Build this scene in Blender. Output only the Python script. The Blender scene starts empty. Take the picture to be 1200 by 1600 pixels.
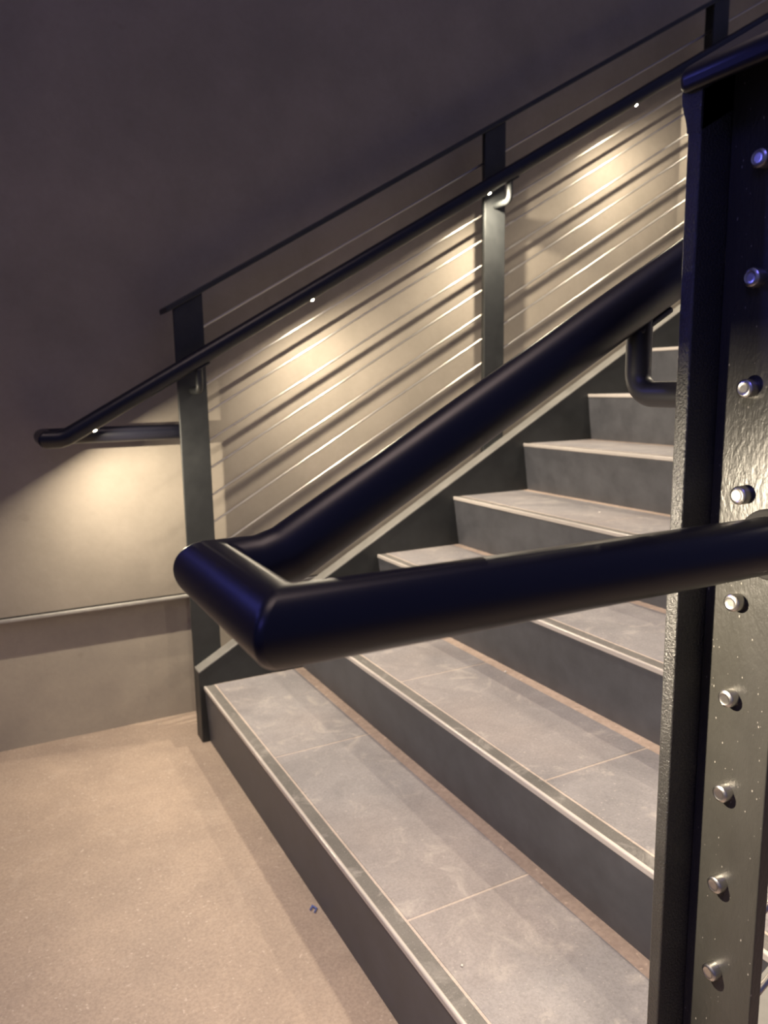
import bpy, bmesh, math, random
from mathutils import Vector, Matrix

# ------------------------------------------------------------------ camera, world, lights
SC = bpy.context.scene
COL = SC.collection
random.seed(7)

RISE, RUN = 0.17, 0.30049
G = RISE / RUN                       # slope of the stair
ANG = math.atan(G)
FLOOR = -0.0114
YF, YN = 1.6055, -0.094              # inner faces of the two stringers
YC = (YF + YN) / 2                   # centre of the stair: the two sides mirror about it
NSTEP = 11

yaw, pitch, roll = 0.48179, -0.16498, -0.01612
fwd = Vector((math.sin(yaw) * math.cos(pitch), math.cos(yaw) * math.cos(pitch), math.sin(pitch)))
rt = Vector((math.cos(yaw), -math.sin(yaw), 0))
up = rt.cross(fwd)
r2 = rt * math.cos(roll) + up * math.sin(roll)
u2 = -rt * math.sin(roll) + up * math.cos(roll)
cam = bpy.data.cameras.new('camera')
cam.sensor_fit = 'VERTICAL'
cam.sensor_height = 36
cam.lens = 1190.73 * 36 / 1600
cam.clip_start = 0.02
co = bpy.data.objects.new('camera', cam)
COL.objects.link(co)
m = Matrix((r2, u2, -fwd)).transposed().to_4x4()
m.translation = (-0.52672, -0.60536, 1.06574)
co.matrix_world = m
cam.dof.use_dof = True
cam.dof.focus_distance = 0.85
cam.dof.aperture_fstop = 8.0
SC.camera = co

W = bpy.data.worlds.new('world')
SC.world = W
W.use_nodes = True
W.node_tree.nodes['Background'].inputs[0].default_value = (0.84, 0.86, 2.0, 1)
W.node_tree.nodes['Background'].inputs[1].default_value = 0.079

def area(name, loc, target, size, power, color, size_y=None):
    l = bpy.data.lights.new(name, 'AREA')
    l.energy = power
    l.color = color
    l.size = size
    if size_y:
        l.shape = 'RECTANGLE'
        l.size_y = size_y
    o = bpy.data.objects.new(name, l)
    COL.objects.link(o)
    o.location = loc
    o.rotation_euler = (Vector(target) - Vector(loc)).to_track_quat('-Z', 'Y').to_euler()
    return o

# blue stage wash of the hall behind, and an added soft overhead fill that brightens floor and treads
bl = area('blue_wash_light', (-1.6, -0.9, 2.5), (-0.1, -0.15, 0.85), 0.5, 1.2, (0.20, 0.18, 1.0))
bl.data.spread = math.radians(75)
b2 = area('blue_side_light', (-1.55, 1.62, 1.95), (-0.35, -0.15, 0.9), 0.3, 1.2, (0.17, 0.18, 1.0))
b2.data.spread = math.radians(80)
fl = area('floor_fill_light', (-0.1, 0.5, 3.6), (0.1, 0.5, 0.0), 1.1, 3.5, (1.0, 0.75, 0.66))
fl.data.spread = math.radians(70)

SC.view_settings.view_transform = 'Standard'
SC.view_settings.look = 'None'
SC.view_settings.exposure = 0.0
SC.view_settings.gamma = 1.0
SC.view_settings.use_curve_mapping = False

LED_COL = (1.0, 0.85, 0.63)
LED_W = 9.0
LED_SPACING = 0.64

# ------------------------------------------------------------------ materials
def new_mat(name):
    mt = bpy.data.materials.new(name)
    mt.use_nodes = True
    nt = mt.node_tree
    b = nt.nodes['Principled BSDF']
    return mt, nt, b

def tex_coord(nt, scale=(1, 1, 1)):
    tc = nt.nodes.new('ShaderNodeTexCoord')
    mp = nt.nodes.new('ShaderNodeMapping')
    mp.inputs['Scale'].default_value = scale
    nt.links.new(tc.outputs['Object'], mp.inputs['Vector'])
    return mp.outputs['Vector']

def noise(nt, vec, scale, detail=4, rough=0.55, dist=0.0):
    n = nt.nodes.new('ShaderNodeTexNoise')
    n.inputs['Scale'].default_value = scale
    n.inputs['Detail'].default_value = detail
    n.inputs['Roughness'].default_value = rough
    n.inputs['Distortion'].default_value = dist
    nt.links.new(vec, n.inputs['Vector'])
    return n.outputs['Fac']

def ramp(nt, fac, stops):
    r = nt.nodes.new('ShaderNodeValToRGB')
    els = r.color_ramp.elements
    while len(els) < len(stops):
        els.new(0.5)
    for e, (p, c) in zip(els, stops):
        e.position = p
        e.color = (*c, 1) if len(c) == 3 else c
    nt.links.new(fac, r.inputs['Fac'])
    return r.outputs['Color']

def mix(nt, fac, a, b, mode='MIX'):
    n = nt.nodes.new('ShaderNodeMix')
    n.data_type = 'RGBA'
    n.blend_type = mode
    if isinstance(fac, (int, float)):
        n.inputs[0].default_value = fac
    else:
        nt.links.new(fac, n.inputs[0])
    for s, v in ((6, a), (7, b)):
        if isinstance(v, tuple):
            n.inputs[s].default_value = (*v, 1)
        else:
            nt.links.new(v, n.inputs[s])
    return n.outputs[2]

def bump(nt, b, h, strength, dist):
    n = nt.nodes.new('ShaderNodeBump')
    n.inputs['Strength'].default_value = strength
    n.inputs['Distance'].default_value = dist
    nt.links.new(h, n.inputs['Height'])
    nt.links.new(n.outputs[0], b.inputs['Normal'])

def plaster(name, c1, c2):
    mt, nt, b = new_mat(name)
    v = tex_coord(nt)
    n1 = noise(nt, v, 3.0, 6, 0.6)
    c = ramp(nt, n1, [(0.35, c1), (0.65, c2)])
    n2 = noise(nt, v, 60, 4, 0.7)
    c = mix(nt, 0.25, c, ramp(nt, n2, [(0.3, (0.75, 0.75, 0.75)), (0.7, (1, 1, 1))]), 'MULTIPLY')
    # dark scuffs
    n3 = noise(nt, v, 22, 2, 0.4)
    c = mix(nt, ramp(nt, n3, [(0.72, (0, 0, 0)), (0.82, (0.2, 0.2, 0.2))]), c, (0.16, 0.13, 0.11))
    nt.links.new(c, b.inputs['Base Color'])
    b.inputs['Roughness'].default_value = 0.75
    bump(nt, b, n2, 0.25, 0.002)
    return mt

def paint(name, base, rough, bscale=0, bstr=0.0, bdist=0.001, spec=0.5, dust=0.0, stretch=(1, 1, 1), speck=None, rvar=0.1):
    mt, nt, b = new_mat(name)
    v = tex_coord(nt, stretch)
    n1 = noise(nt, v, 14, 5, 0.65)
    d = tuple(min(1, x * 1.7 + 0.01) for x in base)
    c = ramp(nt, n1, [(0.3, base), (0.75, tuple(x * (1 - dust) + y * dust for x, y in zip(base, d)))])
    if speck:
        vo = nt.nodes.new('ShaderNodeTexVoronoi')
        vo.inputs['Scale'].default_value = speck
        nt.links.new(v, vo.inputs['Vector'])
        n4 = noise(nt, v, speck * 0.4, 2, 0.5)
        mm = nt.nodes.new('ShaderNodeMath'); mm.operation = 'MULTIPLY_ADD'
        nt.links.new(n4, mm.inputs[0]); mm.inputs[1].default_value = -0.9
        nt.links.new(vo.outputs['Distance'], mm.inputs[2])
        mm2 = nt.nodes.new('ShaderNodeMath'); mm2.operation = 'ADD'
        nt.links.new(mm.outputs[0], mm2.inputs[0]); mm2.inputs[1].default_value = 0.46
        f = ramp(nt, mm2.outputs[0], [(0.0, (0.6, 0.6, 0.6)), (0.05, (0, 0, 0))])
        c = mix(nt, f, c, (0.45, 0.42, 0.38))
    nt.links.new(c, b.inputs['Base Color'])
    r = nt.nodes.new('ShaderNodeMapRange')
    nt.links.new(n1, r.inputs['Value'])
    r.inputs['To Min'].default_value = rough - rvar * 0.5
    r.inputs['To Max'].default_value = rough + rvar
    nt.links.new(r.outputs[0], b.inputs['Roughness'])
    b.inputs['Specular IOR Level'].default_value = spec
    if bstr:
        n2 = noise(nt, v, bscale, 4, 0.6, 0.3)
        bump(nt, b, n2, bstr, bdist)
    return mt

def concrete(name, a, bcol, sscale=240, fleck=(0.50, 0.46, 0.42), rough=0.7, warm=None, smear=0.5):
    mt, nt, b = new_mat(name)
    v = tex_coord(nt)
    n1 = noise(nt, v, 4.0, 8, 0.62, 0.4)
    c = ramp(nt, n1, [(0.3, a), (0.7, bcol)])
    if warm:
        n5 = noise(nt, v, 2.2, 4, 0.5)
        c = mix(nt, ramp(nt, n5, [(0.45, (0, 0, 0)), (0.68, (0.75, 0.75, 0.75))]), c, warm)
    n2 = noise(nt, v, sscale, 3, 0.7)
    c = mix(nt, 0.55, c, ramp(nt, n2, [(0.32, (0.62, 0.62, 0.62)), (0.6, (1, 1, 1))]), 'MULTIPLY')
    n3 = noise(nt, v, sscale * 0.75, 2, 0.5)
    c = mix(nt, ramp(nt, n3, [(0.66, (0, 0, 0)), (0.74, (0.7, 0.7, 0.7))]), c, fleck)
    # scuffed pale smears
    n4 = noise(nt, v, 11, 7, 0.7, 1.2)
    c = mix(nt, ramp(nt, n4, [(0.54, (0, 0, 0)), (0.68, (smear, smear, smear))]), c, fleck)
    n6 = noise(nt, v, 7, 6, 0.65, 0.8)
    c = mix(nt, smear * 1.2, c, ramp(nt, n6, [(0.35, (0.72, 0.72, 0.74)), (0.6, (1, 1, 1))]), 'MULTIPLY')
    nt.links.new(c, b.inputs['Base Color'])
    r = nt.nodes.new('ShaderNodeMapRange')
    nt.links.new(n4, r.inputs['Value'])
    r.inputs['To Min'].default_value = rough - 0.12
    r.inputs['To Max'].default_value = rough + 0.12
    nt.links.new(r.outputs[0], b.inputs['Roughness'])
    bump(nt, b, n2, 0.3, 0.0012)
    return mt

def metal(name, col, rough, bscale=0, bstr=0):
    mt, nt, b = new_mat(name)
    b.inputs['Base Color'].default_value = (*col, 1)
    b.inputs['Metallic'].default_value = 1
    b.inputs['Roughness'].default_value = rough
    if bstr:
        v = tex_coord(nt)
        bump(nt, b, noise(nt, v, bscale, 3), bstr, 0.0005)
    return mt

M = {}
M['wall'] = plaster('wall_plaster', (0.275, 0.245, 0.207), (0.345, 0.305, 0.26))
M['wall_low'] = plaster('lower_wall_plaster', (0.33, 0.295, 0.255), (0.42, 0.375, 0.315))
M['floor'] = concrete('floor_concrete', (0.40, 0.315, 0.26), (0.52, 0.41, 0.33), 160, (0.66, 0.56, 0.48), 0.6, None, 0.2)
M['tile'] = concrete('tread_tile', (0.232, 0.223, 0.236), (0.355, 0.338, 0.35), 220, (0.50, 0.46, 0.43), 0.55, (0.33, 0.292, 0.285))
M['grout'] = concrete('grout', (0.46, 0.39, 0.34), (0.58, 0.50, 0.45), 300, (0.7, 0.6, 0.52), 0.8)
M['dirt'] = concrete('dirty_rear_joint', (0.40, 0.31, 0.26), (0.56, 0.44, 0.37), 90, (0.70, 0.56, 0.46), 0.85, (0.36, 0.29, 0.25), 0.3)
M['grit'] = concrete('grit_strip', (0.12, 0.115, 0.11), (0.20, 0.19, 0.18), 500, (0.42, 0.40, 0.38), 0.7)
M['steel'] = paint('dark_steel_paint', (0.018, 0.020, 0.021), 0.44, 90, 0.08, 0.0006, 0.5, 0.6)
M['riser'] = paint('riser_steel_paint', (0.062, 0.064, 0.074), 0.46, 60, 0.06, 0.0006, 0.5, 0.7)
M['lip'] = paint('worn_nosing_steel', (0.42, 0.39, 0.37), 0.24, 200, 0.2, 0.0006, 0.6, 0.6, (1, 0.15, 1))
M['black'] = paint('black_pipe_paint', (0.007, 0.0075, 0.014), 0.34, 300, 0.05, 0.0003, 0.5, 0.1, rvar=0.05)
M['bracket'] = paint('bracket_paint', (0.012, 0.012, 0.015), 0.4, 200, 0.1, 0.0005, 0.5, 0.1)
M['newel'] = paint('newel_paint', (0.030, 0.029, 0.026), 0.30, 260, 0.38, 0.0012, 0.6, 0.5, (1, 1, 0.45), speck=330)
M['newel_edge'] = paint('newel_flange_paint', (0.018, 0.018, 0.018), 0.27, 420, 0.8, 0.0016, 0.8, 0.5)
M['stainless'] = metal('stainless', (0.62, 0.60, 0.57), 0.3, 400, 0.1)
M['cable'] = metal('cable_steel', (0.62, 0.60, 0.56), 0.33)
M['trim'] = paint('ledge_metal', (0.26, 0.25, 0.235), 0.4, 120, 0.2, 0.0006, 0.5, 0.6)
M['flange'] = paint('worn_flange_steel', (0.15, 0.147, 0.14), 0.4, 120, 0.2, 0.0006, 0.5, 0.6)
M['joint'] = paint('dark_joint', (0.015, 0.014, 0.013), 0.8)
mt, nt, b = new_mat('led_lens')
b.inputs['Base Color'].default_value = (0.8, 0.8, 0.8, 1)
b.inputs['Emission Color'].default_value = (1.0, 0.86, 0.62, 1)
b.inputs['Emission Strength'].default_value = 60
M['led'] = mt
M['crumb'] = paint('pale_crumb', (0.75, 0.71, 0.66), 0.7)
M['lint'] = paint('blue_lint', (0.12, 0.16, 0.42), 0.8)

# ------------------------------------------------------------------ mesh helpers
def finish(name, bm, mat, parent=None, smooth=None, bevel=0.0, segs=2, bev_angle=30):
    bmesh.ops.recalc_face_normals(bm, faces=bm.faces)
    me = bpy.data.meshes.new(name)
    bm.to_mesh(me)
    bm.free()
    me.materials.append(mat)
    o = bpy.data.objects.new(name, me)
    COL.objects.link(o)
    if parent:
        o.parent = parent
    if bevel:
        bv = o.modifiers.new('bevel', 'BEVEL')
        bv.width = bevel
        bv.segments = segs
        bv.limit_method = 'ANGLE'
        bv.angle_limit = math.radians(bev_angle)
    if smooth or bevel:
        me.shade_smooth()
        me.set_sharp_from_angle(angle=math.radians(smooth or 35))
    return o

def box(bm, x0, x1, y0, y1, z0, z1):
    v = [bm.verts.new((x, y, z)) for x in (x0, x1) for y in (y0, y1) for z in (z0, z1)]
    for f in ((0, 1, 3, 2), (4, 6, 7, 5), (0, 4, 5, 1), (2, 3, 7, 6), (0, 2, 6, 4), (1, 5, 7, 3)):
        bm.faces.new([v[i] for i in f])

def prism(bm, pts, y0, y1):
    """pts: outline in (x, z); extruded along y."""
    a = [bm.verts.new((x, y0, z)) for x, z in pts]
    c = [bm.verts.new((x, y1, z)) for x, z in pts]
    bm.faces.new(a)
    bm.faces.new(c[::-1])
    n = len(pts)
    for i in range(n):
        bm.faces.new((a[i], a[(i + 1) % n], c[(i + 1) % n], c[i]))

def sweep(bm, pts, R, n=48, caps=True):
    """round tube along a polyline with mitred corners"""
    pts = [Vector(p) for p in pts]
    d0 = (pts[1] - pts[0]).normalized()
    ref = Vector((0, 1, 0)) if abs(d0.y) < 0.9 else Vector((1, 0, 0))
    a = (ref - d0 * ref.dot(d0)).normalized()
    ring = [a * math.cos(2 * math.pi * i / n) * R + d0.cross(a) * math.sin(2 * math.pi * i / n) * R for i in range(n)]
    cur = [pts[0] + r for r in ring]
    rings = [[bm.verts.new(c) for c in cur]]
    for k in range(1, len(pts)):
        d = (pts[k] - pts[k - 1]).normalized()
        if k < len(pts) - 1:
            dn = (pts[k + 1] - pts[k]).normalized()
            nrm = (d + dn).normalized()
        else:
            nrm = d
        new = []
        for c in cur:
            t = (pts[k] - c).dot(nrm) / d.dot(nrm)
            new.append(c + d * t)
        cur = new
        rings.append([bm.verts.new(c) for c in cur])
    for r0, r1 in zip(rings, rings[1:]):
        for i in range(n):
            bm.faces.new((r0[i], r0[(i + 1) % n], r1[(i + 1) % n], r1[i]))
    if caps:
        bm.faces.new(rings[0][::-1])
        bm.faces.new(rings[-1])

def arc_pts(c, r, a0, a1, n, plane):
    out = []
    for i in range(n + 1):
        a = a0 + (a1 - a0) * i / n
        out.append(plane(c, r * math.cos(a), r * math.sin(a)))
    return out

def thing(name, label, cat, loc=(0, 0, 0), group=None):
    o = bpy.data.objects.new(name, None)
    COL.objects.link(o)
    o.location = loc
    o.empty_display_size = 0.1
    o['label'] = label
    o['category'] = cat
    if group:
        o['group'] = group
    return o

def struct(name, bm, mat, **k):
    o = finish(name, bm, mat, **k)
    o['kind'] = 'structure'
    return o

def mir(y):                       # mirror a far-side y to the near side
    return 2 * YC - y

# ------------------------------------------------------------------ structure
WU, WL = 1.805, 1.852             # upper wall plane, recessed base plane
bm = bmesh.new(); box(bm, -5, 6, -4, 2.2, FLOOR - 0.15, FLOOR)
struct('floor', bm, M['floor'])
bm = bmesh.new()
box(bm, -5, 6, WU, 2.15, 0.415, 5.2)
struct('wall_back', bm, M['wall'])
bm = bmesh.new(); box(bm, -5, 6, WL, 2.15, FLOOR, 0.415)
struct('wall_back_base', bm, M['wall_low'])
bm = bmesh.new(); box(bm, -5, 6, WU - 0.001, WL, 0.4105, 0.4155)
struct('trim_1', bm, M['joint'])
bm = bmesh.new(); box(bm, -5, 6, WU - 0.006, WL, 0.3985, 0.4110)
struct('trim_2', bm, M['trim'], bevel=0.004, segs=3)

# ------------------------------------------------------------------ staircase
stair = thing('staircase', 'wide dark steel staircase with grey stone treads rising from the tan floor to the right', 'staircase', (0, 0, 0))

def stringer(yin, yout):
    zt = 0.2235
    X1 = NSTEP * RUN + 0.4
    x0 = -0.0125
    bm = bmesh.new()
    prism(bm, [(x0, FLOOR), (x0, zt + G * x0 - 0.004), (X1, zt + G * X1), (X1, zt + G * X1 - 0.50), (0.36, FLOOR)],
          min(yin, yout), max(yin, yout))
    return finish('stringer', bm, M['steel'], stair, bevel=0.003, segs=3)

str_far = stringer(YF, YF + 0.0505)
str_near = stringer(YN, YN - 0.0550)

# worn bright flange cap along each stringer top
def flange(yin, yout, par):
    X1 = NSTEP * RUN + 0.4
    x0 = -0.0125
    z = lambda x: 0.2235 + G * x
    bm = bmesh.new()
    prism(bm, [(x0 - 0.0005, z(x0) - 0.005), (x0 - 0.0005, z(x0) + 0.001), (X1, z(X1) + 0.001), (X1, z(X1) - 0.005)],
          min(yin, yout), max(yin, yout))
    o = finish('stringer_flange', bm, M['flange'], par, bevel=0.0022, segs=3)
    return o
flange(YF - 0.0015, YF + 0.0505, str_far)
flange(YN + 0.0015, YN - 0.0550, str_near)

def make_step(k):
    x0 = (k - 1) * RUN
    zt = k * RISE
    zb = FLOOR if k == 1 else (k - 1) * RISE
    xb = x0 + (0.0112 if k == 1 else 0.0236)
    ya, yb = YN + 0.0005, YF - 0.0005
    T = 0.004
    # riser plate leaning forward to the nosing, with pan under the tread
    bm = bmesh.new()
    xr = x0 + 0.003
    xe = x0 + RUN + 0.0236
    prism(bm, [(xb, zb - 0.002), (xr, zt - 0.011), (xr, zt - 0.008), (xe, zt - 0.008), (xe, zt - 0.020),
               (xr + 0.012, zt - 0.020), (xb + 0.010, zb - 0.002)], ya, yb)
    e = finish('step', bm, M['riser'], stair)
    # steel nosing lip
    bm = bmesh.new()
    box(bm, x0 - 0.0005, x0 + 0.0075, ya, yb, zt - 0.0118, zt + 0.0005)
    finish('nosing', bm, M['lip'], e, bevel=0.0028, segs=3)
    # gritty insert
    bm = bmesh.new()
    box(bm, x0 + 0.007, x0 + 0.0325, ya, yb, zt - 0.009, zt - 0.0012)
    finish('grip_strip', bm, M['grit'], e)
    # grout bed shows as joints
    bm = bmesh.new()
    box(bm, x0 + 0.0325, xe, ya, yb, zt - 0.009, zt - 0.0008)
    finish('grout_bed', bm, M['grout'], e)
    bm = bmesh.new()
    box(bm, x0 + RUN - 0.007, xe, ya, yb, zt - 0.007, zt - 0.0004)
    finish('rear_joint', bm, M['dirt'], e)
    # stone tiles
    js = {1: (1.069, 0.41), 0: (0.97, 0.42)}[k % 2]
    ys = [ya + 0.003, js[1], js[0], yb - 0.003]
    bm = bmesh.new()
    for q in range(3):
        a = ys[q] + (0.0022 if q else 0)
        c = ys[q + 1] - (0.0022 if q < 2 else 0)
        box(bm, x0 + 0.0370, x0 + RUN - 0.006, a, c, zt - 0.006, zt)
    finish('tread', bm, M['tile'], e, bevel=0.0008, segs=1)
    return e

for k in range(1, NSTEP + 1):
    make_step(k)

# ------------------------------------------------------------------ railings
POSTX = [0.030, 1.107, 2.184, 3.261]
def cable_bm(pts, R):
    bm = bmesh.new(); sweep(bm, pts, R, 12); return bm

WEBX = 0.022                          # front face of the near newel's bolt plate
def railing(side):
    far = side == 'far'
    s = 1 if far else -1
    fy = 1.656 if far else -0.149         # stair-side face of the post flange
    Y = lambda d: fy + s * d              # d = distance outward from the stair
    if far:
        root = thing('cable_railing', 'far steel cable railing with posts along the wall side of the stair', 'railing', (POSTX[0], Y(0.03), FLOOR))
    else:
        root = thing('cable_railing', 'near steel newel post with round bolt heads and capped top rail, cropped at right', 'railing', (POSTX[0], Y(0.03), FLOOR))
    L = root.location
    def fin(name, bm, mat, parent=root, **k):
        bmesh.ops.translate(bm, verts=bm.verts, vec=-Vector(L))
        return finish(name, bm, mat, parent, **k)
    ztop = 1.2965 if far else 1.2945
    th = 0.016 if far else 0.019
    web = 0.066 if far else 0.069
    post_mat = M['steel'] if far else M['newel']
    posts = []
    for i, px in enumerate(POSTX if far else POSTX[:1]):
        x0, x1 = px - 0.0425, px + 0.043
        zb = FLOOR if i == 0 else 0.2235 + G * px - 0.30
        # T section: flange facing the stair, web behind it
        bm = bmesh.new()
        ya, yb = sorted((Y(0.0004), Y(0.0135)))
        prism(bm, [(x0, zb), (x0, ztop + G * x0), (x1, ztop + G * x1), (x1, zb)], ya, yb)
        p = fin('post', bm, post_mat if far else M['newel_edge'], bevel=0.0016, segs=3)
        posts.append(p)
        bm = bmesh.new()
        ya, yb = sorted((Y(0.0135), Y(0.0135 + web)))
        wx = px if far else WEBX
        prism(bm, [(wx, zb), (wx, ztop + G * wx), (wx + 0.0135, ztop + G * (wx + 0.0135)), (wx + 0.0135, zb)], ya, yb)
        w = fin('web_plate', bm, post_mat, bevel=0.001, segs=2)
        w.parent = p
        w.matrix_parent_inverse = Matrix.Identity(4)
    # top rail: sloped flat bar
    xa, xe = (-0.032 if far else -0.0185), POSTX[-1] + 0.2
    bm = bmesh.new()
    ya, yb = sorted((Y(-0.006), Y(0.090)))
    k = th * math.cos(ANG) * math.sin(ANG)
    prism(bm, [(xa, ztop + G * xa), (xa - k * 0.3, ztop + G * xa + th), (xe, ztop + th + G * xe), (xe, ztop + G * xe)], ya, yb)
    fin('top_rail', bm, M['steel'] if far else M['black'], bevel=0.0075 if not far else 0.003, segs=6)
    if not far:
        # weld fillet between post flange and rail
        bm = bmesh.new()
        ya, yb = Y(-0.006), Y(0.014)
        x0 = POSTX[0] - 0.0425
        zc = ztop + G * x0
        n = 8
        prof = [(Y(0.0135), zc + 0.004), (Y(-0.005), zc + 0.004)]
        for q in range(n + 1):
            t = q / n
            prof.append((Y(0.0004) + 0.0066 * (1 + math.cos(math.pi * t)) / 2, zc - 0.030 * t))
        prof.append((Y(0.0135), zc - 0.031))
        va = [bm.verts.new((x0 - 0.0006, y, z)) for y, z in prof]
        vb = [bm.verts.new((x0 + 0.075, y, z + G * 0.075)) for y, z in prof]
        bm.faces.new(va); bm.faces.new(vb[::-1])
        for q in range(len(prof)):
            bm.faces.new((va[q], va[(q + 1) % len(prof)], vb[(q + 1) % len(prof)], vb[q]))
        f = fin('weld', bm, M['newel_edge'], smooth=40)
        f.parent = posts[0]; f.matrix_parent_inverse = Matrix.Identity(4)
    # cables
    cy = Y(0.031)
    if far:
        for q in range(11):
            z0 = 1.200 - q * 0.0838
            fin('cable', cable_bm([(POSTX[0] - 0.004, cy, z0 + G * (POSTX[0] - 0.004)), (xe, cy, z0 + G * xe)], 0.0032), M['cable'], smooth=60)
            bm = bmesh.new()
            x = POSTX[0]
            sweep(bm, [(x - 0.014, cy, z0 + G * x), (x + 0.0005, cy, z0 + G * x)], 0.0065, 20)
            f = fin('cable_bolt', bm, M['stainless'], smooth=50, bevel=0.001)
            f.parent = posts[0]; f.matrix_parent_inverse = Matrix.Identity(4)
    else:
        for q, zz in enumerate((1.2316, 1.144, 1.0583, 0.9723, 0.8817, 0.797, 0.7093, 0.6214, 0.5337, 0.446, 0.358)):
            bm = bmesh.new()
            x = WEBX
            yy = -0.1945
            n = 28
            # domed slotted round head
            rings = []
            dz = 0.0
            a0 = random.uniform(0.2, 1.2)
            prof = [(0.0005, 0.0068), (-0.0085, 0.0068), (-0.0098, 0.0064), (-0.0108, 0.0054), (-0.0111, 0.0045), (-0.0108, 0.0040), (-0.0108, 0.0022)]
            for px_, r_ in [(a_ * 0.85, b_ * 1.13) for a_, b_ in prof]:
                rings.append([bm.verts.new((x + px_, yy + r_ * math.cos(2 * math.pi * i / n), zz + r_ * math.sin(2 * math.pi * i / n))) for i in range(n)])
            for r0, r1 in zip(rings, rings[1:]):
                for i in range(n):
                    bm.faces.new((r0[i], r0[(i + 1) % n], r1[(i + 1) % n], r1[i]))
            bm.faces.new(rings[0][::-1]); bm.faces.new(rings[-1])
            f = fin('cable_bolt', bm, M['stainless'], smooth=30)
            f.parent = posts[0]; f.matrix_parent_inverse = Matrix.Identity(4)
            z0 = zz - G * x
            fin('cable', cable_bm([(x + 0.0005, yy, zz), (xe, yy, z0 + G * xe)], 0.0032), M['cable'], smooth=60)
    return root

railing('far')
railing('near')

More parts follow.
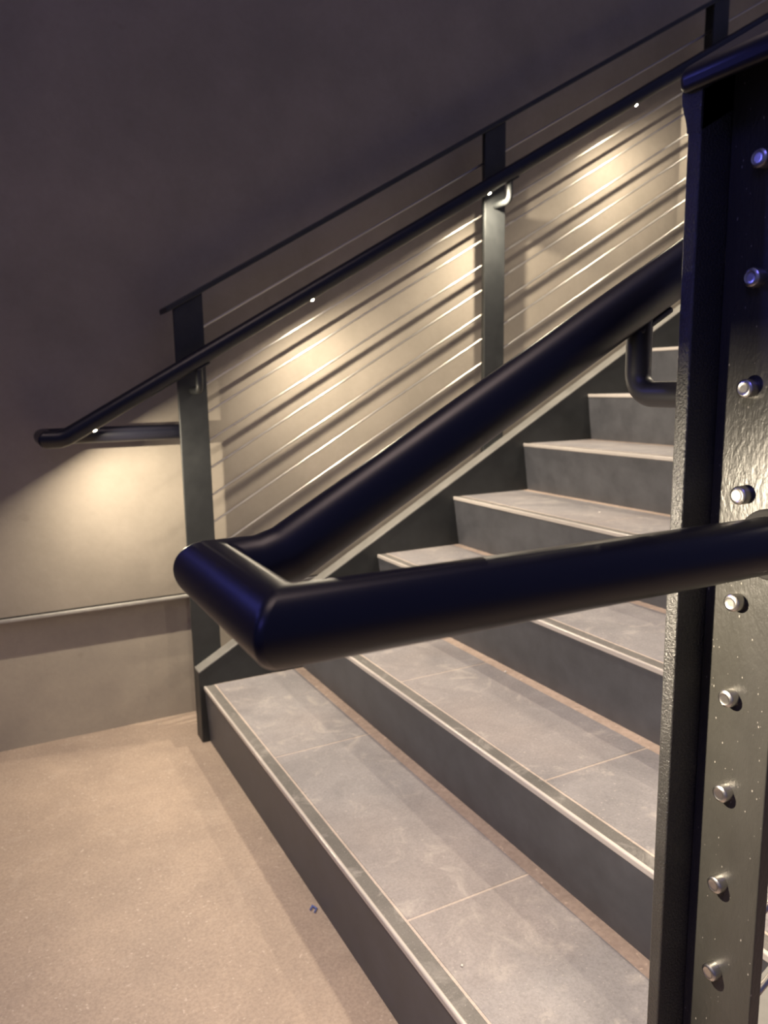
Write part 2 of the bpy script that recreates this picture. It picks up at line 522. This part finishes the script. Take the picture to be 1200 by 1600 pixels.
# ------------------------------------------------------------------ handrails
RP = 0.0229
def handrail(side):
    far = side == 'far'
    if far:
        ys, yr, z0, zk, xe, sy = 1.574, 1.722, 1.130, 0.938, -0.378, 1
    else:
        ys, yr, z0, zk, xe, sy = -0.074, -0.221, 1.1290, 0.9352, -0.390, -1
    xk = (zk - z0) / G
    lab = ('black round handrail with tiny lights, on brackets of the far posts by the wall' if far
           else 'thick black pipe handrail with mitred end loop, closest to the camera')
    root = thing('handrail', lab, 'handrail', (xe, ys, zk))
    L = Vector(root.location)
    def fin(name, bm, mat, **k):
        bmesh.ops.translate(bm, verts=bm.verts, vec=-L)
        return finish(name, bm, mat, root, **k)
    X1 = 3.4
    xend = (POSTX[0] if far else WEBX) + 0.0002
    path = [(X1, ys, z0 + G * X1), (xk + 0.010, ys, z0 + G * (xk + 0.010)), (xk - 0.010, ys, zk), (xe, ys, zk), (xe, yr, zk), (xend, yr, zk)]
    bm = bmesh.new(); sweep(bm, path, RP, 64)
    fin('rail_pipe', bm, M['black'], bevel=0.004, segs=3, bev_angle=25, smooth=40)
    if not far:
        bm = bmesh.new(); sweep(bm, [(xend - 0.004, yr, zk), (xend, yr, zk)], RP + 0.006, 48)
        fin('weld_ring', bm, M['joint'], bevel=0.003, segs=3)
    # brackets
    for px in (POSTX if far else POSTX[:1]):
        px = px - (0.0 if far else 0.008)
        zc = z0 + G * px
        zd = zc - 0.088
        fy = 1.656 if far else -0.149
        rb = 0.0118 if not far else 0.0105
        rr = 0.020
        pts = [(px, ys, zc - RP + 0.006), (px, ys, zd + rr)]
        for i in range(1, 8):
            a = i / 8 * math.pi / 2
            pts.append((px, ys + sy * rr * (1 - math.cos(a)), zd + rr * (1 - math.sin(a))))
        pts += [(px, ys + sy * rr, zd), (px, fy, zd)]
        bm = bmesh.new(); sweep(bm, pts, rb, 28)
        br = fin('bracket', bm, M['bracket'] if not far else M['steel'], smooth=50)
        # saddle plate under the pipe
        bm = bmesh.new()
        box(bm, -0.022, 0.022, -0.011, 0.011, -0.003, 0.003)
        bmesh.ops.rotate(bm, verts=bm.verts, cent=(0, 0, 0), matrix=Matrix.Rotation(-ANG, 3, 'Y'))
        nx, nz = math.sin(ANG), -math.cos(ANG)
        bmesh.ops.translate(bm, verts=bm.verts, vec=(px + nx * (RP + 0.001), ys, zc + nz * (RP + 0.001)))
        sd = fin('saddle', bm, M['bracket'] if not far else M['steel'], bevel=0.002)
        sd.parent = br; sd.matrix_parent_inverse = Matrix.Identity(4)
    # small LED lamps let into the underside
    x = -0.27 if far else -0.30
    while x < 3.2:
        zc = z0 + G * x
        def dirn(t):
            t = math.radians(t) * sy
            return Vector((math.sin(ANG) * math.cos(t), math.sin(t), -math.cos(ANG) * math.cos(t)))
        n = dirn(-12 if far else -22)              # where the lens sits on the pipe
        ne = dirn(-12 if far else 0)              # which way it throws its light
        c = Vector((x, ys, zc)) + n * (RP - 0.001)
        bm = bmesh.new()
        bmesh.ops.create_uvsphere(bm, u_segments=20, v_segments=12, radius=0.0055 if far else 0.0045)
        bmesh.ops.scale(bm, verts=bm.verts, vec=(1, 1, 0.6))
        q = n.to_track_quat('Z', 'Y').to_matrix()
        bmesh.ops.rotate(bm, verts=bm.verts, cent=(0, 0, 0), matrix=q)
        bmesh.ops.translate(bm, verts=bm.verts, vec=c)
        fin('led_lamp', bm, M['led'], smooth=60)
        l = bpy.data.lights.new('led_light', 'AREA')
        l.shape = 'DISK'; l.size = 0.012
        l.energy = LED_W; l.color = LED_COL
        lo = bpy.data.objects.new('led_light', l)
        COL.objects.link(lo)
        lo.location = c + n * 0.0045 + Vector((0, 0 if far else -0.016, 0))
        lo.rotation_euler = ne.to_track_quat('-Z', 'Y').to_euler()
        x += LED_SPACING
    return root

handrail('far')
handrail('near')

# ------------------------------------------------------------------ litter
def crumb(name, loc, s, mat, label, cat):
    bm = bmesh.new()
    bmesh.ops.create_icosphere(bm, subdivisions=2, radius=s)
    for v in bm.verts:
        v.co *= random.uniform(0.75, 1.15)
        v.co.z *= 0.6
    z = min(v.co.z for v in bm.verts)
    bmesh.ops.translate(bm, verts=bm.verts, vec=(0, 0, -z))
    o = finish(name, bm, mat, smooth=60)
    o.location = loc
    o['label'] = label; o['category'] = cat
    return o
crumb('crumb', (0.596, 0.889, 0.34), 0.0035, M['crumb'], 'pale crumb on the second tread against the third riser', 'crumb')
crumb('crumb', (0.060, 0.279, 0.17), 0.0024, M['crumb'], 'tiny white crumb on the lowest tread near its front edge', 'crumb')
crumb('crumb', (1.080, 1.081, 0.68), 0.0035, M['crumb'], 'pale crumb high on the fourth tread, near the steel newel post', 'crumb')
bm = bmesh.new()
sweep(bm, [(-0.012, 0.739, FLOOR + 0.002), (-0.004, 0.747, FLOOR + 0.003), (0.001, 0.736, FLOOR + 0.002), (-0.007, 0.728, FLOOR + 0.002)], 0.002, 8)
o = finish('lint_scrap', bm, M['lint'], smooth=60)
o['label'] = 'tiny blue scrap of lint on the floor against the lowest riser'
o['category'] = 'lint'

# parts that look different from the rest of their thing
PART_LABELS = {'cable_bolt': 'round polished steel bolt head', 'led_lamp': 'small warm white lamp under the pipe',
               'nosing': 'worn bright steel front lip', 'grip_strip': 'dark gritty strip behind the lip',
               'grout_bed': 'pale grout joints', 'rear_joint': 'rusty tan dirt strip along the riser', 'tread': 'grey stone tiles', 'cable': 'thin bright steel cable'}
for o in bpy.data.objects:
    key = o.name.split('.')[0]
    if o.parent and key in PART_LABELS:
        o['label'] = PART_LABELS[key]
